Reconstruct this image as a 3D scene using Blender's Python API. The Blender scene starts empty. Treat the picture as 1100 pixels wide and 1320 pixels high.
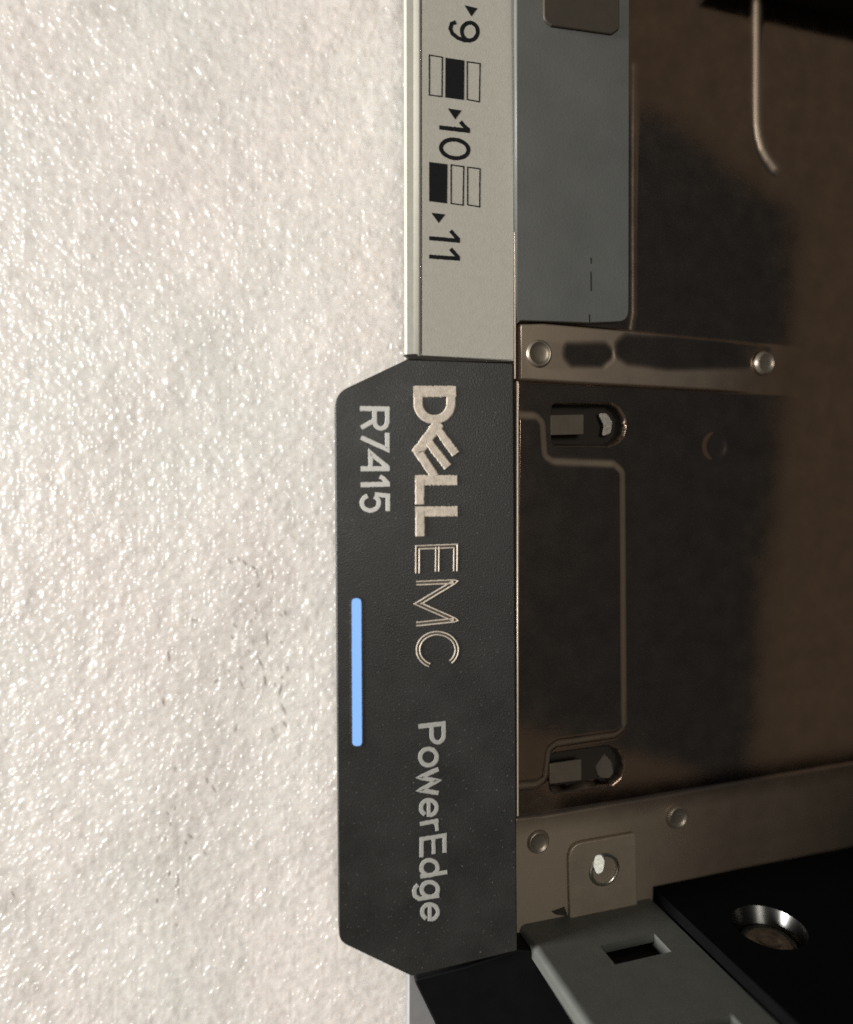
import bpy, bmesh, math, random
import numpy as np
from mathutils import Matrix, Vector

random.seed(7)
rng = np.random.default_rng(7)
SC = bpy.context.scene
COL = SC.collection
MM = 0.001

# ------------------------------------------------------------------ camera
F = 900.0                      # focal length in pixels of a 1100 x 1320 frame
CAM = Vector((0.0, 0.0, 0.100))
cd = bpy.data.cameras.new('camera')
cam = bpy.data.objects.new('camera', cd)
COL.objects.link(cam)
cam.location = CAM
cd.sensor_fit = 'HORIZONTAL'
cd.sensor_width = 36.0
cd.lens = 36.0 * F / 1100.0
cd.clip_start = 0.002
cd.clip_end = 20.0
cd.dof.use_dof = True
cd.dof.focus_distance = 0.1045
cd.dof.aperture_fstop = 7.2
SC.camera = cam

# ------------------------------------------------------------------ light
SC.cycles.use_denoising = False
SC.cycles.caustics_reflective = False
SC.cycles.caustics_refractive = False
SC.cycles.sample_clamp_indirect = 0.7
SC.cycles.blur_glossy = 3.0
SC.view_settings.view_transform = 'Standard'
SC.view_settings.look = 'None'
SC.view_settings.exposure = 0.0
SC.view_settings.gamma = 1.0
SC.view_settings.use_curve_mapping = False
world = bpy.data.worlds.new('World')
SC.world = world
world.use_nodes = True
bg = world.node_tree.nodes['Background']
bg.inputs['Color'].default_value = (1.0, 0.86, 0.70, 1)
bg.inputs['Strength'].default_value = 0.085


def area_lamp(name, loc, target, sx, sy, power, color):
    l = bpy.data.lights.new(name, 'AREA')
    l.shape = 'RECTANGLE'
    l.size, l.size_y = sx, sy
    l.energy = power
    l.color = color
    o = bpy.data.objects.new(name, l)
    COL.objects.link(o)
    o.location = loc
    d = Vector(target) - Vector(loc)
    o.rotation_euler = d.to_track_quat('-Z', 'Y').to_euler()
    return o


KEY = Vector((-2.45, 0.18, 0.82))
area_lamp('key_lamp', KEY, (0, 0, -0.02), 0.60, 0.60, 136.0, (1.0, 0.98, 0.958))
TOP = Vector((0.12, 0.17, 0.95))
area_lamp('fill_lamp', TOP, (0, 0, 0), 0.28, 0.28, 2.4, (1.0, 0.95, 0.88))  # added overhead fill, placed for the sheen on the cover


# ------------------------------------------------------------------ helpers
def frame(origin, t, n):
    n = Vector(n).normalized()
    t = Vector(t)
    t = (t - n * t.dot(n)).normalized()
    v = n.cross(t)
    m = Matrix.Identity(4)
    for i in range(3):
        m[i][0], m[i][1], m[i][2], m[i][3] = t[i], v[i], n[i], origin[i]
    return m


def ray(px, py):
    return Vector(((px - 550.0) / F, (660.0 - py) / F, -1.0))


def loc(fr, px, py, w=0.0):
    """point seen at (px, py) in the photograph, on the plane w of a frame, in that frame"""
    inv = fr.inverted()
    o = inv @ CAM
    d = inv.to_3x3() @ ray(px, py)
    s = (w - o.z) / d.z
    return (o.x + s * d.x, o.y + s * d.y)


def uv(fr, pts, w=0.0):
    return [loc(fr, x, y, w) for x, y in pts]


def link(name, me, mats, parent=None, mat=None):
    o = bpy.data.objects.new(name, me)
    COL.objects.link(o)
    for m in (mats if isinstance(mats, (list, tuple)) else [mats]):
        me.materials.append(m)
    if parent is not None:
        o.parent = parent
    if mat is not None:
        o.matrix_local = mat
    return o


def mesh(name, verts, faces, smooth=False, midx=None):
    me = bpy.data.meshes.new(name)
    me.from_pydata(verts, [], faces)
    if midx:
        me.polygons.foreach_set('material_index', midx)
    me.validate()
    bm = bmesh.new()
    bm.from_mesh(me)
    bmesh.ops.recalc_face_normals(bm, faces=bm.faces)
    bm.to_mesh(me)
    bm.free()
    if smooth:
        me.polygons.foreach_set('use_smooth', [True] * len(me.polygons))
    me.update()
    return me


def area2(p):
    return sum(p[i][0] * p[(i + 1) % len(p)][1] - p[(i + 1) % len(p)][0] * p[i][1] for i in range(len(p))) / 2


def rounded(pts, r, n=5):
    """round the corners of a polygon; r is one radius or one per corner"""
    out = []
    N = len(pts)
    rs = r if isinstance(r, (list, tuple)) else [r] * N
    for i in range(N):
        p = Vector(pts[i]); a = Vector(pts[i - 1]); b = Vector(pts[(i + 1) % N])
        if rs[i] <= 0:
            out.append(tuple(p)); continue
        d1, d2 = (a - p), (b - p)
        l1, l2 = d1.length, d2.length
        d1.normalize(); d2.normalize()
        ang = math.acos(max(-1, min(1, d1.dot(d2))))
        k = min(rs[i] / math.tan(ang / 2), l1 * .48, l2 * .48)
        q0, q1 = p + d1 * k, p + d2 * k
        for j in range(n + 1):
            s = j / n
            out.append(tuple((1 - s) ** 2 * q0 + 2 * s * (1 - s) * p + s * s * q1))
    return out


def inset(p, d):
    """offset a polygon inwards by d (miter)"""
    if area2(p) < 0:
        p = p[::-1]
    N = len(p)
    out = []
    for i in range(N):
        a, b, c = Vector(p[i - 1]), Vector(p[i]), Vector(p[(i + 1) % N])
        e1 = (b - a).normalized(); e2 = (c - b).normalized()
        n1 = Vector((-e1.y, e1.x)); n2 = Vector((-e2.y, e2.x))
        m = n1 + n2
        m = m / max(0.25, m.dot(m)) * 2
        q = b + m * d
        out.append((q.x, q.y))
    return out


def plate(name, poly, w0, w1, bevel, mats, parent, mat, steps=3, smooth=True):
    """a slab with outline poly from w0 up to w1 with a rolled top edge"""
    if area2(poly) < 0:
        poly = poly[::-1]
    N = len(poly)
    rings = [(poly, w0)]
    if bevel > 0:
        for k in range(steps + 1):
            a = math.pi / 2 * k / steps
            rings.append((inset(poly, bevel * (1 - math.cos(a))) if k else poly, w1 - bevel + bevel * math.sin(a)))
    else:
        rings.append((poly, w1))
    vs, fs = [], []
    for p, w in rings:
        vs += [(x, y, w) for x, y in p]
    for r in range(len(rings) - 1):
        for i in range(N):
            j = (i + 1) % N
            fs.append((r * N + i, r * N + j, (r + 1) * N + j, (r + 1) * N + i))
    fs.append(tuple(range((len(rings) - 1) * N, len(rings) * N)))
    fs.append(tuple(range(N))[::-1])
    me = mesh(name, vs, fs)
    if smooth:
        sm = [True] * (len(fs) - 2) + [False, False]
        me.polygons.foreach_set('use_smooth', sm[:len(me.polygons)])
    return link(name, me, mats, parent, mat)


def resample(path, step, closed=False):
    P = [Vector(p) for p in path]
    if closed:
        P.append(P[0])
    out = []
    for a, b in zip(P[:-1], P[1:]):
        n = max(1, int(round((b - a).length / step)))
        for k in range(n):
            out.append(a.lerp(b, k / n))
    if not closed:
        out.append(P[-1])
    return out


def ribbon(vs, fs, mi, path, w, z0, h, closed=False, channel=False, jit=0.05, step=0.22 * MM):
    """add a raised stroke along a path (local 2D) to vert and face lists"""
    P = resample(path, step, closed)
    N = len(P)
    if channel:
        prof = [(-.5, 0, 0), (-.44, 1, 0), (-.30, 1, 0), (-.20, .35, 1), (.20, .35, 0), (.30, 1, 0), (.44, 1, 0), (.5, 0, 0)]
    else:
        prof = [(-.5, 0, 0), (-.47, .8, 0), (-.38, 1, 0), (.38, 1, 0), (.47, .8, 0), (.5, 0, 0)]
    K = len(prof)
    base = len(vs)
    for i in range(N):
        if closed:
            a, b, c = P[i - 1], P[i], P[(i + 1) % N]
        else:
            a, b, c = P[max(0, i - 1)], P[i], P[min(N - 1, i + 1)]
        e1 = (b - a) if (b - a).length > 1e-9 else (c - b)
        e2 = (c - b) if (c - b).length > 1e-9 else e1
        e1 = e1.normalized(); e2 = e2.normalized()
        n1 = Vector((-e1.y, e1.x)); n2 = Vector((-e2.y, e2.x))
        m = n1 + n2
        m = m / max(0.6, m.dot(m)) * 2
        jl, jr = 1 + random.gauss(0, jit), 1 + random.gauss(0, jit)
        for q, z, _ in prof:
            s = q * w * (jl if q < 0 else jr)
            vs.append((b.x + m.x * s, b.y + m.y * s, z0 + h * z))
    for i in range(N if closed else N - 1):
        j = (i + 1) % N
        for k in range(K - 1):
            fs.append((base + i * K + k, base + i * K + k + 1, base + j * K + k + 1, base + j * K + k))
            mi.append(1 if prof[k][2] else 0)
    if not closed:
        fs.append(tuple(base + k for k in range(K))); mi.append(0)
        fs.append(tuple(base + (N - 1) * K + k for k in range(K))); mi.append(0)


def arc(cx, cy, rx, ry, a0, a1, n=14, rot=0):
    out = []
    for k in range(n + 1):
        a = math.radians(a0 + (a1 - a0) * k / n)
        x, y = rx * math.cos(a), ry * math.sin(a)
        c, s = math.cos(math.radians(rot)), math.sin(math.radians(rot))
        out.append((cx + x * c - y * s, cy + x * s + y * c))
    return out


def glyph(name, fr, crop, strokes, mats, parent, h, z0=0.0, mat=None, channel=False, jit=0.05):
    """strokes: (points in crop pixels, width in crop pixels, closed)"""
    ox, oy, s = crop
    vs, fs, mi = [], [], []
    for k, st in enumerate(strokes):
        pts, w = st[0], st[1]
        closed = len(st) > 2 and st[2]
        L = uv(fr, [(ox + x / s, oy + y / s) for x, y in pts])
        ribbon(vs, fs, mi, L, w / s * 0.1112 * MM, z0, h * (1 + 0.13 * k), closed, channel, jit)
    me = mesh(name, vs, fs, midx=mi)
    return link(name, me, mats, parent, mat)


def lathe(name, prof, n, mats, parent, mat, smooth=True, cap=True, squash=1.0):
    """revolve (radius, height) pairs about the local z axis"""
    vs, fs = [], []
    for r, z in prof:
        for k in range(n):
            a = 2 * math.pi * k / n
            vs.append((r * math.cos(a), r * math.sin(a) * squash, z))
    for i in range(len(prof) - 1):
        for k in range(n):
            j = (k + 1) % n
            fs.append((i * n + k, i * n + j, (i + 1) * n + j, (i + 1) * n + k))
    if cap:
        fs.append(tuple(range((len(prof) - 1) * n, len(prof) * n)))
    me = mesh(name, vs, fs, smooth)
    return link(name, me, mats, parent, mat)


# ------------------------------------------------------------------ materials
def material(name, base, rough=0.5, metal=0.0, var=0.0, var_scale=400, tint=None, bump=0.0, bump_scale=4000,
             bump_dist=0.05 * MM, spec=0.5, specks=None, coat=0.0, stretch=None, rough_var=0.0):
    m = bpy.data.materials.new(name)
    m.use_nodes = True
    nt = m.node_tree
    N, L = nt.nodes, nt.links
    b = N['Principled BSDF']
    b.inputs['Base Color'].default_value = (*base, 1)
    b.inputs['Roughness'].default_value = rough
    b.inputs['Metallic'].default_value = metal
    b.inputs['Specular IOR Level'].default_value = spec
    if coat:
        b.inputs['Coat Weight'].default_value = coat
    tc = N.new('ShaderNodeTexCoord')
    src = tc.outputs['Object']
    if stretch:
        mp = N.new('ShaderNodeMapping')
        mp.inputs['Scale'].default_value = stretch
        L.new(src, mp.inputs['Vector'])
        src = mp.outputs['Vector']
    col = None
    if var > 0:
        nz = N.new('ShaderNodeTexNoise')
        nz.inputs['Scale'].default_value = var_scale
        nz.inputs['Detail'].default_value = 6
        nz.inputs['Roughness'].default_value = 0.62
        L.new(src, nz.inputs['Vector'])
        mx = N.new('ShaderNodeMix')
        mx.data_type = 'RGBA'
        t = tint or base
        mx.inputs['A'].default_value = (*[c * (1 - var) for c in base], 1)
        mx.inputs['B'].default_value = (*[min(1, c * (1 + var)) for c in t], 1)
        rp = N.new('ShaderNodeMapRange')
        rp.inputs['From Min'].default_value = 0.3
        rp.inputs['From Max'].default_value = 0.7
        L.new(nz.outputs['Fac'], rp.inputs['Value'])
        L.new(rp.outputs['Result'], mx.inputs['Factor'])
        col = mx.outputs['Result']
        if rough_var:
            rr = N.new('ShaderNodeMapRange')
            rr.inputs['From Min'].default_value = 0.3
            rr.inputs['From Max'].default_value = 0.7
            rr.inputs['To Min'].default_value = rough - rough_var
            rr.inputs['To Max'].default_value = rough + rough_var
            L.new(nz.outputs['Fac'], rr.inputs['Value'])
            L.new(rr.outputs['Result'], b.inputs['Roughness'])
    if specks:
        sc, thr, sc_col = specks
        n2 = N.new('ShaderNodeTexNoise')
        n2.inputs['Scale'].default_value = sc
        n2.inputs['Detail'].default_value = 3
        L.new(src, n2.inputs['Vector'])
        r2 = N.new('ShaderNodeMapRange')
        r2.inputs['From Min'].default_value = thr
        r2.inputs['From Max'].default_value = thr + 0.05
        L.new(n2.outputs['Fac'], r2.inputs['Value'])
        m2 = N.new('ShaderNodeMix')
        m2.data_type = 'RGBA'
        if col is not None:
            L.new(col, m2.inputs['A'])
        else:
            m2.inputs['A'].default_value = (*base, 1)
        m2.inputs['B'].default_value = (*sc_col, 1)
        L.new(r2.outputs['Result'], m2.inputs['Factor'])
        col = m2.outputs['Result']
    if col is not None:
        L.new(col, b.inputs['Base Color'])
    if bump > 0:
        n3 = N.new('ShaderNodeTexNoise')
        n3.inputs['Scale'].default_value = bump_scale
        n3.inputs['Detail'].default_value = 3
        L.new(src, n3.inputs['Vector'])
        bp = N.new('ShaderNodeBump')
        bp.inputs['Strength'].default_value = bump
        bp.inputs['Distance'].default_value = bump_dist
        L.new(n3.outputs['Fac'], bp.inputs['Height'])
        L.new(bp.outputs['Normal'], b.inputs['Normal'])
    return m


M_EAR = material('black_plastic', (0.029, 0.030, 0.0285), 0.44, var=0.22, var_scale=130, bump=0.45, bump_scale=4200,
                 bump_dist=0.10 * MM, specks=(2600, 0.66, (0.13, 0.13, 0.12)), rough_var=0.10)
M_PRINT_WHITE = material('white_print', (0.84, 0.83, 0.78), 0.6, var=0.08, var_scale=2500)
M_PRINT_GREY = material('grey_print', (0.50, 0.50, 0.47), 0.6, var=0.12, var_scale=2500)
M_LOGO = material('champagne_metal', (0.78, 0.69, 0.57), 0.55, metal=0.15, var=0.22, var_scale=1300, bump=0.5, bump_scale=5000)
M_LOGO_DARK = material('dark_letter_core', (0.10, 0.085, 0.065), 0.6, var=0.3, var_scale=1800)
M_STRIP = material('pale_grey_paint', (0.62, 0.60, 0.52), 0.45, var=0.05, var_scale=700, bump=0.25, bump_scale=3500)
M_LABEL = material('matt_label_paper', (0.53, 0.51, 0.44), 0.55, var=0.05, var_scale=900, bump=0.3, bump_scale=4200)
M_INK = material('black_ink', (0.009, 0.009, 0.010), 0.75, spec=0.2, var=0.2, var_scale=2500)
def wall_material():
    """smooth brown zinc; the attribute 'bare' blends to duller metal and paints in highlights"""
    m = material('brown_zinc_wall', (0.44, 0.325, 0.245), 0.14, metal=1.0, var=0.14, var_scale=250, bump=0.10, bump_scale=2600, rough_var=0.03)
    nt = m.node_tree
    N, L = nt.nodes, nt.links
    b = N['Principled BSDF']
    at = N.new('ShaderNodeAttribute'); at.attribute_name = 'bare_lit'
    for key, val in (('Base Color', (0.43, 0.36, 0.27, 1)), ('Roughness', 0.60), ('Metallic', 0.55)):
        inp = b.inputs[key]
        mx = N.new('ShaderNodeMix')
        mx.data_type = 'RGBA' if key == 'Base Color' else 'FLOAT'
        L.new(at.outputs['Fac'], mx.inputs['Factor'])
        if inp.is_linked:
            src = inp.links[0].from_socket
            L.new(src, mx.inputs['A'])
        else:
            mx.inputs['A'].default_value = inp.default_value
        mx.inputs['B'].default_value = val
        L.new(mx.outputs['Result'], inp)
    return m


M_WALL = wall_material()
M_LOW = material('brushed_zinc_foot', (0.42, 0.355, 0.265), 0.5, metal=0.5, var=0.12, var_scale=250, bump=0.2, bump_scale=2600)
M_TAB = material('dull_brown_zinc', (0.095, 0.08, 0.062), 0.6, metal=0.3, var=0.12, var_scale=250)
M_BAND = material('brushed_zinc_band', (0.30, 0.245, 0.18), 0.52, metal=0.55, var=0.12, var_scale=250, bump=0.2, bump_scale=2600)
M_PLATE = material('grey_zinc_plate', (0.245, 0.256, 0.246), 0.5, metal=0.5, var=0.12, var_scale=90, bump=0.25, bump_scale=2600)
M_GLINT_FACET = material('glint_facet_steel', (0.17, 0.16, 0.14), 0.5, metal=1.0, var=0.4, var_scale=2500)
M_GLINT = material('dull_steel', (0.30, 0.31, 0.28), 0.4, metal=1.0, var=0.2, var_scale=2500)
M_TONGUE = material('worn_tongue_zinc', (0.17, 0.145, 0.112), 0.6, metal=0.3, var=0.12, var_scale=400)
M_SHELF = material('grey_steel', (0.122, 0.128, 0.115), 0.42, metal=0.2, var=0.08, var_scale=400, bump=0.25, bump_scale=3000)
M_STEEL = material('bright_steel', (0.72, 0.68, 0.60), 0.22, metal=1.0, var=0.08, var_scale=800)
M_RIVET = material('rivet_steel', (0.38, 0.33, 0.265), 0.40, metal=0.8, var=0.1, var_scale=800)
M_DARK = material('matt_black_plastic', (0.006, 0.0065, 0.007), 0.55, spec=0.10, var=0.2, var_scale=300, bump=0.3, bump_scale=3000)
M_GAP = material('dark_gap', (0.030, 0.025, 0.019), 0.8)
M_EDGE = material('bare_steel_edge', (0.66, 0.55, 0.44), 0.4, metal=0.6, var=0.15, var_scale=1500)
M_FLANGE = material('grey_flange_paint', (0.30, 0.30, 0.30), 0.5, var=0.06, var_scale=600)


def light_material():
    m = bpy.data.materials.new('blue_light')
    m.use_nodes = True
    b = m.node_tree.nodes['Principled BSDF']
    b.inputs['Base Color'].default_value = (0.25, 0.42, 0.70, 1)
    b.inputs['Roughness'].default_value = 0.4
    b.inputs['Emission Color'].default_value = (0.16, 0.38, 0.86, 1)
    b.inputs['Emission Strength'].default_value = 0.75
    return m


M_LIGHT = light_material()


def foam_material():
    m = bpy.data.materials.new('expanded_foam')
    m.use_nodes = True
    nt = m.node_tree
    N, L = nt.nodes, nt.links
    b = N['Principled BSDF']
    b.inputs['Roughness'].default_value = 0.5
    b.inputs['Subsurface Weight'].default_value = 0.7
    b.inputs['Subsurface Radius'].default_value = (1, 0.9, 0.8)
    b.inputs['Subsurface Scale'].default_value = 1.2 * MM
    b.inputs['Specular IOR Level'].default_value = 0.3
    b.inputs['Coat Weight'].default_value = 0.52
    b.inputs['Coat Roughness'].default_value = 0.31
    b.inputs['Coat IOR'].default_value = 1.55
    tc = N.new('ShaderNodeTexCoord')
    src = tc.outputs['Object']
    # broad warm and cool patches
    nz = N.new('ShaderNodeTexNoise')
    nz.inputs['Scale'].default_value = 28
    nz.inputs['Detail'].default_value = 5
    L.new(src, nz.inputs['Vector'])
    mx = N.new('ShaderNodeMix'); mx.data_type = 'RGBA'
    mx.inputs['A'].default_value = (0.81, 0.76, 0.71, 1)
    mx.inputs['B'].default_value = (0.79, 0.77, 0.72, 1)
    mr = N.new('ShaderNodeMapRange')
    mr.inputs['From Min'].default_value = 0.38
    mr.inputs['From Max'].default_value = 0.62
    L.new(nz.outputs['Fac'], mr.inputs['Value'])
    L.new(mr.outputs['Result'], mx.inputs['Factor'])
    # cells
    n2 = N.new('ShaderNodeTexNoise')
    n2.inputs['Scale'].default_value = 700
    n2.inputs['Detail'].default_value = 4
    L.new(src, n2.inputs['Vector'])
    m2 = N.new('ShaderNodeMix'); m2.data_type = 'RGBA'; m2.blend_type = 'MULTIPLY'
    m2.inputs['Factor'].default_value = 1
    L.new(mx.outputs['Result'], m2.inputs['A'])
    r2 = N.new('ShaderNodeMapRange')
    r2.inputs['From Min'].default_value = 0.3; r2.inputs['From Max'].default_value = 0.65
    r2.inputs['To Min'].default_value = 0.90; r2.inputs['To Max'].default_value = 1.04
    L.new(n2.outputs['Fac'], r2.inputs['Value'])
    L.new(r2.outputs['Result'], m2.inputs['B'])
    st = N.new('ShaderNodeAttribute'); st.attribute_name = 'stain'
    m3 = N.new('ShaderNodeMix'); m3.data_type = 'RGBA'
    L.new(st.outputs['Fac'], m3.inputs['Factor'])
    L.new(m2.outputs['Result'], m3.inputs['A'])
    m3.inputs['B'].default_value = (0.17, 0.125, 0.09, 1)
    L.new(m3.outputs['Result'], b.inputs['Base Color'])
    at = N.new('ShaderNodeAttribute')
    at.attribute_name = 'skin'
    b2 = N.new('ShaderNodeBump')
    b2.inputs['Strength'].default_value = 1.0
    b2.inputs['Distance'].default_value = 0.36 * MM
    L.new(at.outputs['Fac'], b2.inputs['Height'])
    L.new(b2.outputs['Normal'], b.inputs['Coat Normal'])
    return m


M_FOAM = foam_material()


def tag(o, label, cat, group=None, kind=None):
    o['label'] = label
    o['category'] = cat
    if group:
        o['group'] = group
    if kind:
        o['kind'] = kind


# ------------------------------------------------------------------ frames of the server
t_e = Vector((5500, -130, -900)); n_e = Vector((900, 0, 5500))
FE = frame(Vector((0, 0, 0)), t_e, n_e)                       # front face: ear cover and label strip
t_w = Vector((2970, 50, -900)); n_w = Vector((272, -50, 900))
FW = frame(Vector((0.0133, 0.0, -0.0045)), t_w, n_w)          # inner side wall
FOAM_Z = -0.012

server = bpy.data.objects.new('rack_server', None)
server.empty_display_size = 0.02
server.location = (0.0, 0.0, FOAM_Z)
COL.objects.link(server)
tag(server, 'black and grey rack server with its drive bay open, lying on pale foam', 'server')
INV = Matrix.Translation((0, 0, -FOAM_Z))
E_L = INV @ FE                  # local matrices of parts under the server
W_L = INV @ FW
ID = Matrix.Identity(4)

# ------------------------------------------------------------------ foam
def vnoise(X, Y, seed):
    """smooth value noise with unit cells"""
    r = np.random.default_rng(seed)
    T = r.random((512, 512))
    xi = np.floor(X).astype(int); yi = np.floor(Y).astype(int)
    fx = X - xi; fy = Y - yi
    fx = fx * fx * (3 - 2 * fx); fy = fy * fy * (3 - 2 * fy)
    g = lambda i, j: T[(yi + j) % 512, (xi + i) % 512]
    return (g(0, 0) * (1 - fx) + g(1, 0) * fx) * (1 - fy) + (g(0, 1) * (1 - fx) + g(1, 1) * fx) * fy


def build_foam():
    """a block of expanded foam; its skin is crinkled in real relief where it is near"""
    xs = np.concatenate([np.linspace(-0.24, -0.085, 20), np.arange(-0.0845, 0.003, 0.19e-3)])
    ys = np.concatenate([np.linspace(-0.24, -0.097, 20), np.arange(-0.0965, 0.0965, 0.19e-3), np.linspace(0.097, 0.24, 20)])
    ny, nx = len(ys), len(xs)
    X, Y = np.meshgrid(xs, ys)
    # the skin was stretched outwards: crinkles run away from a point near the cover
    cx, cy = 0.006, 0.002
    R = np.hypot(X - cx, Y - cy) + 1e-9
    dx, dy = (X - cx) / R, (Y - cy) / R
    amt = 0.07e-3 + 0.24e-3 * np.clip(R / 0.09, 0, 1)

    def streak(cell, seed, n=5):
        h = 0
        for k in range(n):
            t = (k / (n - 1) - 0.5) * 2 * amt
            h = h + vnoise((X + dx * t) / cell, (Y + dy * t) / cell, seed)
        return h / n

    n1 = streak(0.95e-3, 11)
    n2 = streak(0.42e-3, 12)
    n3 = vnoise(X / 2.6e-3, Y / 2.6e-3, 13)
    big = vnoise(X / 14e-3, Y / 14e-3, 14)
    ridge = 1 - np.abs(2 * streak(0.75e-3, 15) - 1)
    skin = 0.75 * n1 + 0.60 * n2 + 0.45 * n3 + 0.45 * ridge ** 3
    Z = 0.06e-3 * n1 + 0.03e-3 * n2 + 0.10e-3 * n3 + 0.5e-3 * big + 0.03e-3 * ridge ** 3
    Z -= Z.max()
    co = np.stack([X, Y, Z], -1).reshape(-1, 3)
    idx = np.arange(nx * ny).reshape(ny, nx)
    q = np.stack([idx[:-1, :-1], idx[:-1, 1:], idx[1:, 1:], idx[1:, :-1]], -1).reshape(-1, 4)
    loop = np.concatenate([idx[0, :], idx[1:, -1], idx[-1, -2::-1], idx[-2:0:-1, 0]])
    low = co[loop].copy(); low[:, 2] = -0.05
    lb = len(co) + np.arange(len(loop))
    co = np.vstack([co, low]).astype(np.float32)
    q = np.vstack([q, np.stack([loop, lb, np.roll(lb, -1), np.roll(loop, -1)], -1)])
    me = bpy.data.meshes.new('packing_foam')
    me.vertices.add(len(co)); me.vertices.foreach_set('co', co.ravel())
    me.loops.add(q.size); me.loops.foreach_set('vertex_index', q.ravel().astype(np.int32))
    me.polygons.add(len(q))
    me.polygons.foreach_set('loop_start', np.arange(0, q.size, 4, dtype=np.int32))
    me.polygons.foreach_set('use_smooth', np.ones(len(q), bool))
    me.update(calc_edges=True)
    at = me.attributes.new('skin', 'FLOAT', 'POINT')
    sk = np.zeros(len(co), np.float32); sk[:nx * ny] = skin.ravel()
    at.data.foreach_set('value', sk)
    # grubby smudges and fine scuff creases rubbed into the skin
    px = 550 + X / 0.112 * F; py = 660 - Y / 0.112 * F
    st = np.zeros_like(X)
    grime = np.clip(vnoise(X / 0.9e-3, Y / 1.6e-3, 21) * 1.4 - 0.35, 0, 1)
    for sx, sy, rx, ry, a in ((335, 790, 45, 80, .30), (215, 1095, 30, 70, .28), (12, 1165, 25, 40, .35), (35, 1275, 25, 20, .4), (130, 8, 30, 20, .3), (250, 880, 60, 60, .07)):
        st += 0.95 * 0.9 * a * np.exp(-((px - sx) / rx) ** 2 - ((py - sy) / ry) ** 2) * (0.25 + 0.75 * grime)
    r3 = np.random.default_rng(5)
    marks = [(331, 739, 13, 75), (351, 746, 9, -80), (344, 824, 16, 85), (335, 855, 14, 65), (341, 878, 12, 82), (311, 884, 9, 70), (361, 890, 12, -75),
             (365, 915, 12, 65), (367, 935, 8, 60), (229, 1138, 30, 88), (217, 847, 10, 85), (210, 906, 8, 80), (362, 793, 6, 40), (250, 800, 6, 20),
             (278, 879, 6, -50), (15, 1155, 8, 60), (245, 1080, 8, 40), (275, 1018, 8, 60)]
    marks += [(r3.normal(330, 28), r3.normal(820, 75), r3.uniform(3, 7), r3.uniform(40, 110)) for _ in range(26)]
    marks += [(r3.normal(225, 22), r3.normal(1080, 60), r3.uniform(3, 7), r3.uniform(60, 110)) for _ in range(14)]
    for mx_, my_, ln, an in marks:
        ln *= 1.7
        c_, s_ = math.cos(math.radians(an)), math.sin(math.radians(an))
        u_ = (px - mx_) * c_ + (py - my_) * s_; w_ = -(px - mx_) * s_ + (py - my_) * c_
        st = np.maximum(st, r3.uniform(.5, .9) * np.clip(1 - (np.abs(u_) / (ln * .5)) ** 2, 0, 1) * np.exp(-(w_ / 1.5) ** 2))
    a2 = me.attributes.new('stain', 'FLOAT', 'POINT')
    sk2 = np.zeros(len(co), np.float32); sk2[:nx * ny] = np.clip(st, 0, 1).ravel()
    a2.data.foreach_set('value', sk2)
    o = link('packing_foam', me, M_FOAM)
    o.location = (0, 0, FOAM_Z)
    tag(o, 'block of glossy off-white packing foam with a crinkled skin beside the server', 'foam block')


build_foam()

# ------------------------------------------------------------------ ear cover
outline = uv(FE, [(432, 507), (525, 463), (662, 468), (667, 1226), (531, 1259), (437, 1214)])
outline = rounded(outline, [3.2 * MM, 0.9 * MM, 0.3 * MM, 0.3 * MM, 0.8 * MM, 2.2 * MM], 6)
ear = plate('ear_cover', outline, -3 * MM, 0, 0.18 * MM, M_EAR, server, E_L, 4)

A = (520, 485, 12); B = (520, 585, 12); C = (520, 690, 12); D = (520, 785, 12)
E = (520, 920, 12); G6 = (520, 1020, 12); G7 = (520, 1100, 12); H = (440, 510, 12); I = (440, 580, 12)
HL = 0.15 * MM
glyph('letter', FE, A, [(arc(486, 420, 254, 250, 180, 0, 22)[0:0] + [(232, 200), (232, 420)] + arc(486, 420, 254, 250, 180, 0, 22)[1:] + [(740, 200)], 146),
                        ([(160, 236), (812, 236)], 180)], M_LOGO, ear, HL, mat=ID, jit=.025)
glyph('letter', FE, A, [([(560, 720), (195, 1207)], 172), ([(262, 1120), (225, 1160), (490, 1550)], 140), ([(545, 840), (812, 1200)], 134), ([(400, 1030), (690, 1400)], 134)],
      M_LOGO, ear, HL * .95, mat=ID)
glyph('letter', FE, B, [([(830, 408), (186, 412)], 165), ([(257, 400), (257, 782)], 146)], M_LOGO, ear, HL * 1.05, mat=ID)
glyph('letter', FE, B, [([(836, 890), (188, 896)], 165), ([(262, 890), (262, 1275)], 146)], M_LOGO, ear, HL, mat=ID, jit=.025)
EM = [M_LOGO, M_LOGO_DARK]
glyph('letter', FE, C, [([(222, 590), (225, 188), (812, 166), (808, 555)], 74), ([(530, 180), (525, 560)], 70)], EM, ear, HL * .7, mat=ID, channel=True, jit=.035)
glyph('letter', FE, C, [([(205, 742), (806, 716), (236, 1058), (812, 1312), (205, 1375)], 76)], EM, ear, HL * .7, mat=ID, channel=True, jit=.035)
glyph('letter', FE, D, [(arc(530, 632, 300, 258, 114, 412 - 5, 30), 70)], EM, ear, HL * .7, mat=ID, channel=True, jit=.035)
HP = 0.03 * MM
PG = M_PRINT_GREY
glyph('letter', FE, E, [([(235, 200), (655, 150)], 74), ([(628, 152), (628, 330)] + arc(535, 335, 93, 110, 0, 180, 10) + [(440, 190)], 66)], PG, ear, HP, mat=ID)
glyph('letter', FE, E, [(arc(392, 672, 128, 128, 0, 345, 24), 68, True)], PG, ear, HP, mat=ID)
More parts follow.
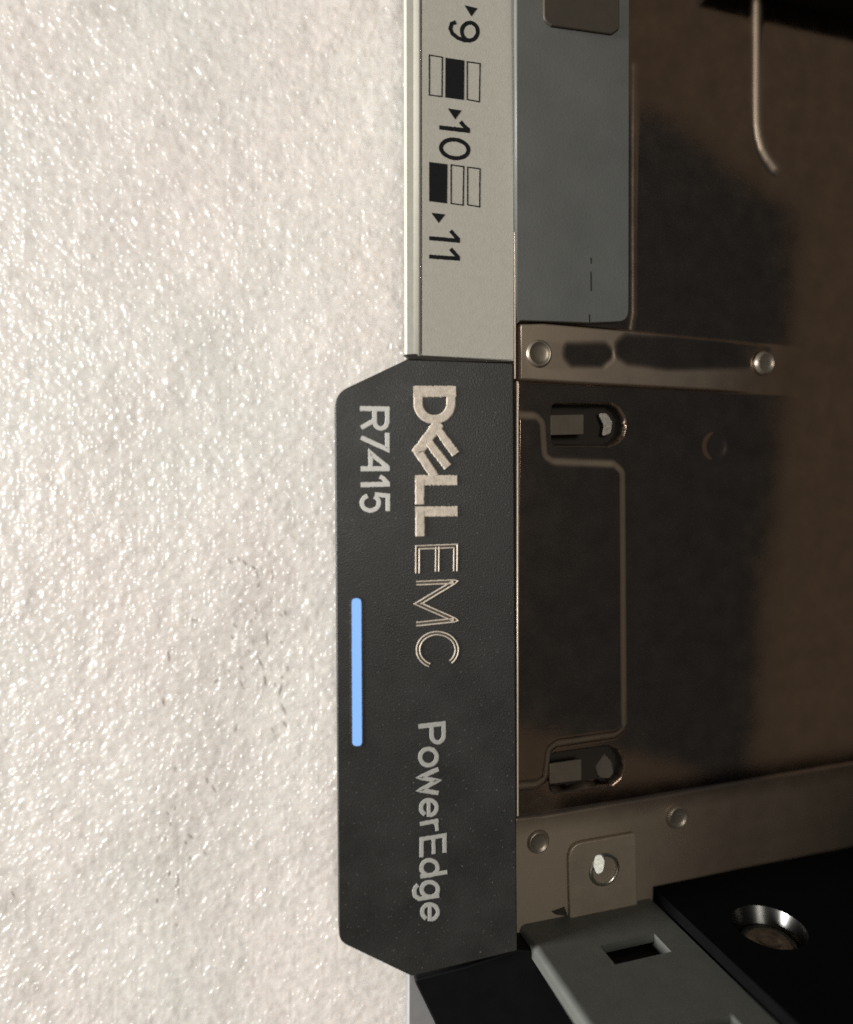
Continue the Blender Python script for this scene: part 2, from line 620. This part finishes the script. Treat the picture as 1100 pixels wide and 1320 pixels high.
glyph('letter', FE, E, [([(545, 858), (265, 985), (525, 1040), (268, 1185), (545, 1228)], 70)], PG, ear, HP, mat=ID)


def small_e(cx, cy):
    return [(arc(cx, cy, 122, 118, 85, -240, 24), 64), ([(cx - 3, cy - 115), (cx - 3, cy + 140)], 60)]


glyph('letter', FE, G6, small_e(398, 255), PG, ear, HP, mat=ID)
glyph('letter', FE, G6, [([(258, 508), (545, 455)], 66), ([(470, 470), (515, 510), (526, 612)], 56)], PG, ear, HP, mat=ID)
glyph('letter', FE, G6, [([(285, 1020), (287, 742), (642, 684), (642, 950)], 64), ([(470, 715), (472, 970)], 60)], PG, ear, HP, mat=ID)
glyph('letter', FE, G7, [(arc(408, 225, 124, 118, 0, 345, 24), 66, True), ([(265, 362), (680, 290)], 66)], PG, ear, HP, mat=ID)
glyph('letter', FE, G7, [(arc(412, 560, 126, 115, 0, 345, 24), 66, True), ([(556, 655), (400, 680), (250, 706), (185, 662), (170, 585), (195, 520), (228, 490)], 66)], PG, ear, HP, mat=ID)
glyph('letter', FE, G7, small_e(415, 908), PG, ear, HP, mat=ID)
PW = M_PRINT_WHITE
glyph('letter', FE, H, [([(290, 200), (750, 204)], 76), ([(715, 204), (715, 400)] + arc(617, 400, 98, 108, 0, 180, 10) + [(519, 204)], 68), ([(520, 380), (312, 498)], 70)], PW, ear, HP, mat=ID)
glyph('numeral', FE, H, [([(715, 575), (716, 832), (308, 645)], 70)], PW, ear, HP, mat=ID)
glyph('numeral', FE, H, [([(300, 1132), (750, 1130)], 76), ([(456, 1128), (456, 888), (722, 1108)], 70)], PW, ear, HP, mat=ID)
glyph('numeral', FE, I, [([(300, 540), (752, 530)], 76), ([(598, 408), (655, 440), (722, 515)], 66)], PW, ear, HP, mat=ID)
glyph('numeral', FE, I, [([(722, 945), (724, 708), (520, 688)], 70), (arc(453, 820, 132, 116, -62, 250, 22), 68)], PW, ear, HP, mat=ID)

# status light with its moulded rim
cap = rounded(uv(FE, [(453, 771), (466, 771), (467, 962), (454, 962)]), 0.72 * MM, 8)
rimv, rimf, rimm = [], [], []
ribbon(rimv, rimf, rimm, inset(cap, -0.10 * MM), 0.26 * MM, 0, 0.07 * MM, closed=True, jit=0.12)
link('light_rim', mesh('light_rim', rimv, rimf), M_EAR, ear, ID)
plate('status_light', cap, -0.3 * MM, 0.06 * MM, 0.05 * MM, M_LIGHT, ear, ID, 2)

# ------------------------------------------------------------------ label strip above the ear cover
sp = rounded(uv(FE, [(524, -160), (663, -160), (663, 466), (525, 459)]), [0, 0, 0.3 * MM, 0.3 * MM], 4)
strip = plate('label_strip', sp, -3 * MM, -0.10 * MM, 0.0, M_STRIP, server, E_L)
# rolled left edge: a separate quarter-round bead along the strip
def roll_edge():
    p0 = uv(FE, [(525, -150), (525, 457)]); p1 = uv(FE, [(543, -150), (543, 459)])
    vs, fs = [], []
    n = 8
    for e in (0, 1):
        for k in range(n + 1):
            a = math.pi / 2 * k / n
            x = p1[e][0] + (p0[e][0] - p1[e][0]) * math.sin(a)
            y = p1[e][1] + (p0[e][1] - p1[e][1]) * math.sin(a)
            vs.append((x, y, -0.0 * MM - 1.0 * MM * (1 - math.cos(a)) + 0.06 * MM))
        vs.append((p0[e][0], p0[e][1], -3 * MM)); vs.append((p1[e][0], p1[e][1], -3 * MM))
    m = n + 3
    for k in range(m):
        q = (k + 1) % m
        fs.append((k, q, m + q, m + k))
    fs.append(tuple(range(m))); fs.append(tuple(range(m, 2 * m)))
    me = mesh('rolled_edge', vs, fs)
    me.polygons.foreach_set('use_smooth', [k < n for k in range(len(me.polygons))])
    link('rolled_edge', me, M_STRIP, strip, ID)


roll_edge()
lab = rounded(uv(FE, [(543.8, -155), (662, -155), (662, 464), (544.5, 458)]), [0, 0, 0.2 * MM, 0.5 * MM], 4)
plate('sticker', lab, -0.2 * MM, 0.08 * MM, 0.03 * MM, M_LABEL, strip, ID, 2)
seam = uv(FE, [(542.2, -155), (543.6, -155), (543.8, 455), (542.6, 455)])
plate('seam', seam, -0.2 * MM, 0.085 * MM, 0.0, M_GAP, strip, ID)
ZS = 0.08 * MM
S1 = (500, 0, 3.667)


def quad(crop, pts, line=None):
    P = [(crop[0] + x / crop[2], crop[1] + y / crop[2]) for x, y in pts]
    L = uv(FE, P)
    if line is None:
        plate('bar_mark', L, ZS - 0.03 * MM, ZS + 0.02 * MM, 0.0, M_INK, strip, ID)
    else:
        vs, fs, mi = [], [], []
        ribbon(vs, fs, mi, inset(L, line / 2), line, ZS, 0.02 * MM, True, jit=0.10)
        link('outlined_bar_mark', mesh('outlined_bar_mark', vs, fs), M_INK, strip, ID)


LW = 0.20 * MM
quad(S1, [(193, 257), (261, 269), (259, 461), (193, 453)], LW)
quad(S1, [(272, 273), (362, 287), (360, 474), (271, 462)])
quad(S1, [(372, 289), (439, 299), (436, 486), (372, 474)], LW)
quad(S1, [(195, 766), (282, 777), (280, 963), (195, 952)])
quad(S1, [(296, 776), (362, 786), (359, 974), (296, 965)], LW)
quad(S1, [(374, 787), (439, 796), (437, 982), (374, 972)], LW)


def tri(crop, pts):
    L = uv(FE, [(crop[0] + x / crop[2], crop[1] + y / crop[2]) for x, y in pts])
    plate('arrow_mark', rounded(L, 0.05 * MM, 2), ZS - 0.03 * MM, ZS + 0.02 * MM, 0.0, M_INK, strip, ID)


J = (540, 0, 12); K = (540, 130, 12); LL = (540, 250, 12)
tri(J, [(703, 82), (908, 132), (812, 258)])
tri(K, [(445, 118), (662, 152), (562, 292)])
tri(LL, [(190, 292), (412, 318), (305, 452)])
glyph('numeral', FE, J, [(arc(788, 490, 124, 136, 0, 345, 24), 64, True), ([(800, 632), (700, 628), (600, 588), (520, 525), (488, 450), (505, 375), (572, 345)], 64)], M_INK, strip, .02 * MM, ZS, ID)
glyph('numeral', FE, K, [([(315, 412), (790, 468)], 70), ([(640, 325), (700, 392), (772, 455)], 64)], M_INK, strip, .02 * MM, ZS, ID)
glyph('numeral', FE, K, [(arc(555, 745, 214, 142, 0, 348, 28, 9), 66, True)], M_INK, strip, .02 * MM, ZS, ID)
glyph('numeral', FE, LL, [([(158, 685), (635, 727)], 66), ([(490, 570), (560, 650), (618, 712)], 62)], M_INK, strip, .02 * MM, ZS, ID)
glyph('numeral', FE, LL, [([(158, 970), (635, 1005)], 66), ([(490, 850), (560, 930), (618, 992)], 62)], M_INK, strip, .02 * MM, ZS, ID)
# dark wedge painting the shadow between strip and ear cover
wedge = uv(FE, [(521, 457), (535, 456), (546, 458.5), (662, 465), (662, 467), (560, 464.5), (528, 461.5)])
plate('gap_shade_strip', wedge, -1.0 * MM, 0.03 * MM, 0.0, M_GAP, strip, ID)

# chassis flank that stands under the strip and ear cover, down to the foam
fl = uv(FE, [(615, -200), (660, -200), (660, 1240), (615, 1240)])
plate('chassis_flank', fl, -20 * MM, -2.8 * MM, 0.0, M_DARK, server, E_L)

# ------------------------------------------------------------------ inner side wall: pressed sheet as a relief
def sdf(poly, U, V):
    """signed distance, negative inside"""
    P = np.array(poly)
    Q = np.roll(P, -1, 0)
    d = np.full(U.shape, 1e9)
    ins = np.zeros(U.shape, bool)
    for (ax, ay), (bx, by) in zip(P, Q):
        ex, ey = bx - ax, by - ay
        wx, wy = U - ax, V - ay
        t = np.clip((wx * ex + wy * ey) / (ex * ex + ey * ey + 1e-18), 0, 1)
        d = np.minimum(d, np.hypot(wx - ex * t, wy - ey * t))
        c = (ay > V) != (by > V)
        xi = ax + (V - ay) / (by - ay + 1e-18) * ex
        ins ^= c & (U < xi)
    return np.where(ins, -d, d)


def step_in(poly, U, V, bevel):
    """1 inside, 0 outside, smooth over the bevel"""
    d = sdf(poly, U, V)
    x = np.clip(0.5 - d / bevel, 0, 1)
    return x * x * (3 - 2 * x)


def polyline_dist(pts, U, V):
    d = np.full(U.shape, 1e9)
    for (ax, ay), (bx, by) in zip(pts[:-1], pts[1:]):
        ex, ey = bx - ax, by - ay
        t = np.clip(((U - ax) * ex + (V - ay) * ey) / (ex * ex + ey * ey + 1e-18), 0, 1)
        d = np.minimum(d, np.hypot(U - ax - ex * t, V - ay - ey * t))
    return d


PANEL = [(640, 534), (690, 536), (698, 545), (701, 588), (712, 595), (790, 598), (801, 608), (803, 938), (792, 946), (716, 957), (706, 965), (702, 1002), (690, 1010), (640, 1014)]
BAND = [(640, 419), (700, 418), (812, 428), (1000, 446), (1330, 478), (1330, 548), (1000, 508), (668, 491), (640, 490)]
LOWBAND = [(640, 1056), (700, 1050), (860, 1024), (1330, 945), (1330, 1420), (640, 1420)]
PILL1 = [(725, 444), (778, 443), (788, 451), (788, 462), (774, 474), (734, 474), (724, 462)]
PILL2 = [(790, 444), (804, 432), (880, 434), (985, 444), (992, 452), (960, 476), (860, 478), (806, 471), (791, 460)]
SLOT = [(712, 521), (788, 521), (798, 527), (805, 538), (806, 549), (803, 562), (796, 570), (786, 574), (712, 573)]
SLOT_B = [(710, 973), (786, 963), (797, 968), (803, 980), (804, 990), (800, 1002), (788, 1012), (710, 1021)]


def build_wall():
    u0 = loc(FW, 667, 660)[0]
    us = np.concatenate([np.arange(u0, u0 + 24e-3, 0.13e-3), np.arange(u0 + 24e-3, u0 + 112e-3, 0.28e-3)])
    v1 = loc(FW, 670, -150)[1]; v0 = loc(FW, 670, 1330)[1]
    vv = np.arange(v0, v1, 0.17e-3)
    U, V = np.meshgrid(us, vv)
    Hh = np.zeros(U.shape)
    p = lambda pts: uv(FW, pts)
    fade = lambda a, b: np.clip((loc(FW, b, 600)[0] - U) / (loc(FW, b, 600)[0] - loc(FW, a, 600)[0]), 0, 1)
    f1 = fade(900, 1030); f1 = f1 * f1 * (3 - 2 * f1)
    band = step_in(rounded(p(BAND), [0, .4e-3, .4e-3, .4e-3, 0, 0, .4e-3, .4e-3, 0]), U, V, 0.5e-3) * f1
    pill = np.maximum(step_in(rounded(p(PILL1), 1.2e-3), U, V, 1.2e-3), step_in(rounded(p(PILL2), 1.5e-3), U, V, 1.3e-3))
    pan = step_in(rounded(p(PANEL), 1.2e-3), U, V, 1.9e-3)
    low = step_in(p(LOWBAND), U, V, 0.35e-3)
    Hh += 0.9e-3 * band - 0.16e-3 * pill * f1 + 0.7e-3 * pan + 0.45e-3 * low * (0.15 + 0.85 * fade(800, 960))
    d = sdf(p(LOWBAND), U, V)
    bare_lit = band * (1 - pill) * (0.34 + 0.40 * fade(690, 1000))  # paler towards the left: light falloff painted into the band
    bare_lit = np.maximum(bare_lit, np.clip(4 * pan * (1 - pan), 0, 1) * 0.75)  # pressed edges turned paler to paint their highlight
    bare_lit = np.maximum(bare_lit, low * np.clip(0.45 + np.clip(-d, 0, 1) / 6e-3, 0, 1) * (0.45 + 0.55 * fade(740, 960)))  # paler towards lower left, painting the light gradient on the foot
    # rim standing beside the grey plate
    rim = np.exp(-(polyline_dist(p([(818, 84), (818, 404), (815, 424)]), U, V) / 0.5e-3) ** 2)
    Hh += 0.14e-3 * rim
    bare_lit = np.maximum(bare_lit, 0.22 * rim)
    hole_m = np.zeros(U.shape)
    for hole, dep in ((SLOT, 2.6e-3), (SLOT_B, 2.2e-3)):
        sl = step_in(rounded(p(hole), 0.8e-3), U, V, 0.35e-3)
        Hh = Hh * (1 - sl) - dep * sl
        hole_m = np.maximum(hole_m, sl)
        bare_lit = np.maximum(bare_lit, np.clip(1 - np.abs(sl - 0.25) * 4, 0, 1) * 0.8)  # painted highlight around the slot rims
    # shallow dimple with a sharp right rim
    c = loc(FW, 922, 575)
    r = np.hypot(U - c[0], V - c[1]) / (2.4e-3)
    Hh -= 0.30e-3 * np.clip(1 - r ** 4, 0, 1) * (r < 1)
    # long raised bead, top right
    b = polyline_dist(p([(976, -120), (976, 100), (976, 140), (976.5, 160), (978.5, 176), (983, 192), (990, 205), (999, 217)]), U, V)
    Hh += 0.36e-3 * np.exp(-(b / 0.66e-3) ** 2)
    bare_lit = np.maximum(bare_lit, 0.9 * np.exp(-(b / 0.75e-3) ** 2))
    # faint unevenness of the sheet
    for k in range(8):
        a = rng.uniform(0, 6.28); f = rng.uniform(80, 300); ph = rng.uniform(0, 6.28)
        Hh += np.sin((U * math.cos(a) + V * math.sin(a)) * f + ph) * 2.2e-3 / f
    ny, nx = U.shape
    mask = (hole_m > 0.6)
    co = np.stack([U, V, Hh], -1).reshape(-1, 3).astype(np.float32)
    idx = np.arange(nx * ny).reshape(ny, nx)
    q = np.stack([idx[:-1, :-1], idx[:-1, 1:], idx[1:, 1:], idx[1:, :-1]], -1).reshape(-1, 4)
    # rim: give the sheet a thickness at its left edge by a skirt going back
    back = co[idx[:, 0]].copy(); back[:, 2] = -2.0e-3
    nb = len(co)
    co = np.vstack([co, back])
    l = idx[:, 0]; bi = np.arange(nb, nb + ny)
    q = np.vstack([q, np.stack([bi[:-1], l[:-1], l[1:], bi[1:]], -1)])
    me = bpy.data.meshes.new('side_wall')
    me.vertices.add(len(co)); me.vertices.foreach_set('co', co.ravel())
    me.loops.add(q.size); me.loops.foreach_set('vertex_index', q.ravel().astype(np.int32))
    me.polygons.add(len(q))
    me.polygons.foreach_set('loop_start', np.arange(0, q.size, 4, dtype=np.int32))
    me.polygons.foreach_set('use_smooth', np.ones(len(q), bool))
    mi = np.zeros(len(q), np.int32)
    mi[:(ny - 1) * (nx - 1)] = mask[:-1, :-1].ravel()
    me.polygons.foreach_set('material_index', mi)
    me.update(calc_edges=True)
    at = me.attributes.new('bare_lit', 'FLOAT', 'POINT')
    av = np.zeros(len(co), np.float32); av[:nx * ny] = bare_lit.ravel()
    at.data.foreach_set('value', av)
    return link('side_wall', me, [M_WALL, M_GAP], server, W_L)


wall = build_wall()

# thin bare edge of the sheet standing just beside the ear cover
ed = uv(FE, [(666.6, 491), (668.8, 492), (669.0, 1052), (667.0, 1052)])
plate('sheet_edge', ed, -4 * MM, 0.05 * MM, 0.06 * MM, M_EDGE, server, E_L, 2)
ed2 = uv(FE, [(662.6, -150), (664.4, -150), (665.2, 488), (663.2, 488)])
plate('sheet_edge', ed2, -4 * MM, 0.10 * MM, 0.06 * MM, M_EDGE, server, E_L, 2)

# grey plate, upper left of the wall
pl = rounded(uv(FW, [(666, -150), (812, -150), (811, 414), (760, 416), (672, 413), (666, 418)], 0.8 * MM), [0, 0, 1.9 * MM, 0, 0.6 * MM, 0], 6)
gp = plate('zinc_plate', pl, -0.2 * MM, 0.8 * MM, 0.15 * MM, M_PLATE, wall, ID, 3)
for (x, y0, y1) in ((760, 405, 416), (762, 350, 375), (762, 332, 340), (764, 228, 286)):
    sc = uv(FW, [(x - .9, y0), (x + .8, y0), (x + 1.2, y1), (x - .4, y1)], 0.8 * MM)
    if y0 != 228:
        plate('scratch', sc, 0.7 * MM, 0.815 * MM, 0, M_GAP, wall, ID)


tb = rounded(uv(FW, [(702, -60), (702, 24), (712, 32), (790, 43), (800, 36), (800, -60)], 1.3 * MM), [0, 1 * MM, .6 * MM, 1 * MM, .8 * MM, 0], 5)
plate('pressed_tab', tb, 0.6 * MM, 1.15 * MM, 0.2 * MM, M_TAB, wall, ID, 3)
# rivets
def rivet(px, py, rad, w):
    c = loc(FW, px, py, w)
    r = rad * MM
    lathe('rivet', [(r * 1.16, -0.2 * MM), (r * 1.12, 0.10 * MM), (r, 0.42 * MM), (r * .90, 0.50 * MM), (r * .84, 0.36 * MM), (r * .55, 0.24 * MM), (r * .2, 0.2 * MM)], 36,
          M_RIVET, wall, Matrix.Translation((c[0], c[1], w)))


rivet(695, 456, 1.85, 0.9 * MM)
rivet(986, 468, 1.65, 0.8 * MM)
rivet(694, 1085, 1.65, 0.5 * MM)
rivet(873, 1053, 1.75, 0.5 * MM)


# spring tongues in the slots
def tongue(quad_px, glint_px, w):
    P = uv(FW, quad_px, w)
    plate('spring_tongue', rounded(P, 0.2 * MM, 3), w - 0.4 * MM, w, 0.12 * MM, M_TONGUE, wall, ID, 2)


tongue([(710, 535), (753, 534), (753, 560), (710, 561)], None, 0.12 * MM)
tongue([(709, 985), (750, 979), (750, 1006), (709, 1011)], None, 0.5 * MM)


def glint(name, px_poly, w, lamp, mat_, k=1.0):
    """a small bent lug of bright metal facing between the eye and a lamp"""
    P = uv(FW, px_poly, w)
    cx = sum(p[0] for p in P) / len(P); cy = sum(p[1] for p in P) / len(P)
    c = FW @ Vector((cx, cy, w))
    n = ((CAM - c).normalized() + (Vector(lamp) - c).normalized() * k).normalized()
    nl = FW.to_3x3().inverted() @ n
    poly = rounded(P, 0.8 * MM, 4)
    if area2(poly) < 0:
        poly = poly[::-1]
    N = len(poly)
    top = [(x, y, w - ((x - cx) * nl.x + (y - cy) * nl.y) / nl.z) for x, y in poly]
    vs = top + [(x, y, z - 0.6 * MM) for x, y, z in top]
    fs = [tuple(range(N)), tuple(range(2 * N - 1, N - 1, -1))] + [(i, (i + 1) % N, N + (i + 1) % N, N + i) for i in range(N)]
    return link(name, mesh(name, vs, fs), mat_, wall, ID)


glint('glint_facet', [(773, 532), (783, 533), (788, 545), (786, 558), (776, 563), (779, 548)], -1.2 * MM, TOP, M_GLINT_FACET, 1.1)  # added facet for the bright spot inside the slot
glint('glint_facet', [(770, 975), (781, 973), (787, 980), (787, 993), (782, 1000), (771, 1002)], -1.6 * MM, TOP, M_TAB, 0.2)

# ------------------------------------------------------------------ shelf bracket at the foot of the wall
vs_ = loc(FW, 735, 1177)[1]                         # height of the shelf plane in the wall frame
FS = FW @ frame(Vector((0, vs_, 0)), Vector((1, 0, 0)), Vector((0, 1, 0)))   # x along wall, z up from the shelf
S_L = INV @ FS




def prism(vs, fs, prof, y0, y1):
    """extrude a (x, z) profile along y"""
    b = len(vs); n = len(prof)
    for y in (y0, y1):
        vs += [(x, y, z) for x, z in prof]
    for k in range(n):
        q = (k + 1) % n
        fs.append((b + k, b + q, b + n + q, b + n + k))
    fs.append(tuple(range(b, b + n))); fs.append(tuple(range(b + 2 * n - 1, b + n - 1, -1)))


def build_shelf():
    T = 2.3 * MM
    U0, UA, UB, U1 = 1.0 * MM, 10.4 * MM, 19.75 * MM, 24.6 * MM
    vs, fs = [], []
    r = 0.95 * MM
    prof = [(UA, 0), (UA, -T), (U0, -T)] + [(U0 + r - r * math.cos(a), -r + r * math.sin(a)) for a in [math.pi / 2 * k / 7 for k in range(8)]]
    YE = -46 * MM
    prism(vs, fs, prof, 0, YE)
    for y0, y1 in ((0, -8.2 * MM), (-12.35 * MM, -24.7 * MM), (-29 * MM, YE)):
        prism(vs, fs, [(UA, 0), (UA, -1.3 * MM), (UB, -1.3 * MM), (UB, 0)], y0, y1)
    c = 0.25 * MM
    prism(vs, fs, [(UB, 0), (UB, -T), (U1, -T), (U1, -c), (U1 - c, 0)], 0, YE)
    me = mesh('shelf_bracket', vs, fs)
    o = link('shelf_bracket', me, M_SHELF, server, S_L)
    # dark cavity floor seen through the slots
    fv = [(UA - 1e-3, 0, -2.9 * MM), (UB + 1e-3, 0, -2.9 * MM), (UB + 1e-3, YE, -2.9 * MM), (UA - 1e-3, YE, -2.9 * MM)]
    link('slot_backing', mesh('slot_backing', fv + [(x, y, z - 0.0005) for x, y, z in fv],
         [(0, 1, 2, 3), (4, 5, 6, 7), (0, 1, 5, 4), (1, 2, 6, 5), (2, 3, 7, 6), (3, 0, 4, 7)]), M_GAP, o, ID)
    return o


shelf = build_shelf()
# upturned tab against the wall, in the wall frame
TW = Matrix.Identity(4)
tab_local = FS.inverted() @ FW
tp = uv(FW, [(735, 1178), (733, 1089), (820, 1074), (822, 1166)], 1.1 * MM)
tp[0] = (tp[0][0], vs_ - 0.3 * MM); tp[3] = (tp[3][0], vs_ - 0.3 * MM)
tab = plate('upturned_tab', rounded(tp, [0, 2.6 * MM, 0.6 * MM, 0], 8), 0.4 * MM, 1.15 * MM, 0.22 * MM, M_LOW, shelf, tab_local, 3)
hc = loc(FW, 779, 1121, 1.15 * MM)
lathe('screw_hole', [(2.75 * MM, 0.0), (2.6 * MM, 0.22 * MM), (2.3 * MM, 0.30 * MM), (2.08 * MM, 0.12 * MM), (2.0 * MM, -0.5 * MM), (1.2 * MM, -0.6 * MM)], 40,
      M_STEEL, shelf, tab_local @ Matrix.Translation((hc[0], hc[1], 1.15 * MM)))
lathe('hole_shade', [(2.0 * MM, 0.0), (1.0 * MM, 0.02 * MM)], 24, M_GAP, shelf, tab_local @ Matrix.Translation((hc[0] + .1 * MM, hc[1] - .1 * MM, 0.66 * MM)))  # dark disc painting the shade inside the hole
glint('hole_glint', [(766, 1117), (770, 1106), (777, 1103), (779, 1109), (775, 1121), (768, 1126)], 1.75 * MM, TOP, M_GLINT)  # added facet standing in for light seen through the hole
notch = uv(FW, [(711, 1175), (728, 1169), (732, 1181), (716, 1179)], 0.5 * MM)
plate('relief_notch', notch, 0.2 * MM, 0.54 * MM, 0, M_GAP, wall, ID)

# ------------------------------------------------------------------ black floor of the bay
FV = -62.1 * MM
FF = FW @ frame(Vector((0, FV, 0)), Vector((1, 0, 0)), Vector((0, 1, 0)))
F_L = INV @ FF


def build_floor():
    outer = [(24.9 * MM, 0.5 * MM), (24.9 * MM, -33 * MM), (112 * MM, -33 * MM), (112 * MM, 0.5 * MM)]
    c = loc(FF, 992, 1194)
    R = 5.2 * MM
    n = 40
    bm = bmesh.new()
    ov = [bm.verts.new((x, y, 0)) for x, y in outer]
    cv = [bm.verts.new((c[0] + R * math.cos(2 * math.pi * k / n), c[1] + R * math.sin(2 * math.pi * k / n), 0)) for k in range(n)]
    ed = [bm.edges.new((ov[i], ov[(i + 1) % 4])) for i in range(4)] + [bm.edges.new((cv[i], cv[(i + 1) % n])) for i in range(n)]
    bmesh.ops.triangle_fill(bm, use_beauty=True, edges=ed, normal=(0, 0, 1))
    for f in list(bm.faces):
        m = f.calc_center_median()
        if (m.x - c[0]) ** 2 + (m.y - c[1]) ** 2 < (R * .6) ** 2:
            bm.faces.remove(f)
    ret = bmesh.ops.extrude_face_region(bm, geom=list(bm.faces))
    for v in [g for g in ret['geom'] if isinstance(g, bmesh.types.BMVert)]:
        v.co.z -= 5.5 * MM
    bmesh.ops.recalc_face_normals(bm, faces=bm.faces)
    me = bpy.data.meshes.new('bay_floor')
    bm.to_mesh(me); bm.free()
    o = link('bay_floor', me, M_FLOOR, server, F_L)
    at = Matrix.Translation((c[0], c[1], 0))
    lathe('countersunk_cup', [(5.22 * MM, -0.02 * MM), (4.9 * MM, -0.9 * MM), (4.4 * MM, -2.2 * MM), (4.0 * MM, -3.2 * MM)], 48, M_CUP, o, at, cap=False)
    lathe('screw_head', [(4.05 * MM, -3.1 * MM), (3.9 * MM, -2.4 * MM), (3.4 * MM, -2.1 * MM), (2.2 * MM, -1.9 * MM), (1.5 * MM, -2.3 * MM), (0.8 * MM, -2.4 * MM)], 48, M_HEAD, o, at)
    return o


M_HEAD = material('oiled_screw_steel', (0.48, 0.46, 0.41), 0.26, metal=1.0, var=0.3, var_scale=900)
M_FLOOR = material('dull_black_floor', (0.0022, 0.0022, 0.0025), 0.8, spec=0.06, var=0.2, var_scale=300)
M_DARK_CARD = material('dark_card_slate', (0.013, 0.0165, 0.020), 0.7, spec=0.1)
M_CUP = material('dark_turned_steel', (0.10, 0.10, 0.095), 0.28, metal=1.0, var=0.1, var_scale=900)
floor = build_floor()

# dark slab standing in for shade at the top of the bay
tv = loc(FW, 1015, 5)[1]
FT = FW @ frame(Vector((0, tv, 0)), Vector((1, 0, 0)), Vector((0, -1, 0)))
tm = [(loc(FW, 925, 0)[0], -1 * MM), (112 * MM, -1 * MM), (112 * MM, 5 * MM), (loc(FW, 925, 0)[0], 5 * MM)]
plate('top_shade_slab', tm, -14 * MM, 0, 0.4 * MM, M_DARK, server, INV @ FT, 2)

# black block under the ear cover and the grey flange behind it
blk = rounded(uv(FE, [(533, 1263), (600, 1246), (668, 1224), (700, 1226), (850, 1400), (600, 1400)], -1.2 * MM), [0.6 * MM, 0, 0, 0, 0, 0], 4)
block = plate('lower_block', blk, -9 * MM, -1.2 * MM, 0.35 * MM, M_DARK, server, E_L, 3)
fg = uv(FE, [(527, 1256), (548, 1252), (580, 1400), (527, 1400)], -6 * MM)
plate('lower_flange', fg, -9 * MM, -6 * MM, 0.2 * MM, M_FLANGE, server, E_L, 2)

# added dark card, out of view at the right; its reflection darkens the wall
dv = Vector((-0.030, 0, 0.058)).normalized()
FD = frame(Vector((0.111, 0.0, 0.012)), Vector((0, 1, 0)), Vector((-dv.z, 0, dv.x)))
dp = [(-75 * MM, 0), (66 * MM, 0), (98 * MM, -36 * MM), (98 * MM, -74 * MM), (-75 * MM, -74 * MM)]
test = FD @ Vector((0, 0.062, 0))
sg = 1 if test.z > 0.012 else -1
dp = rounded([(x, abs(y) * sg) for x, y in dp], 9 * MM, 6)
plate('dark_reflection_card', dp, -3 * MM, 0, 0.5 * MM, M_DARK_CARD, server, INV @ FD, 2)
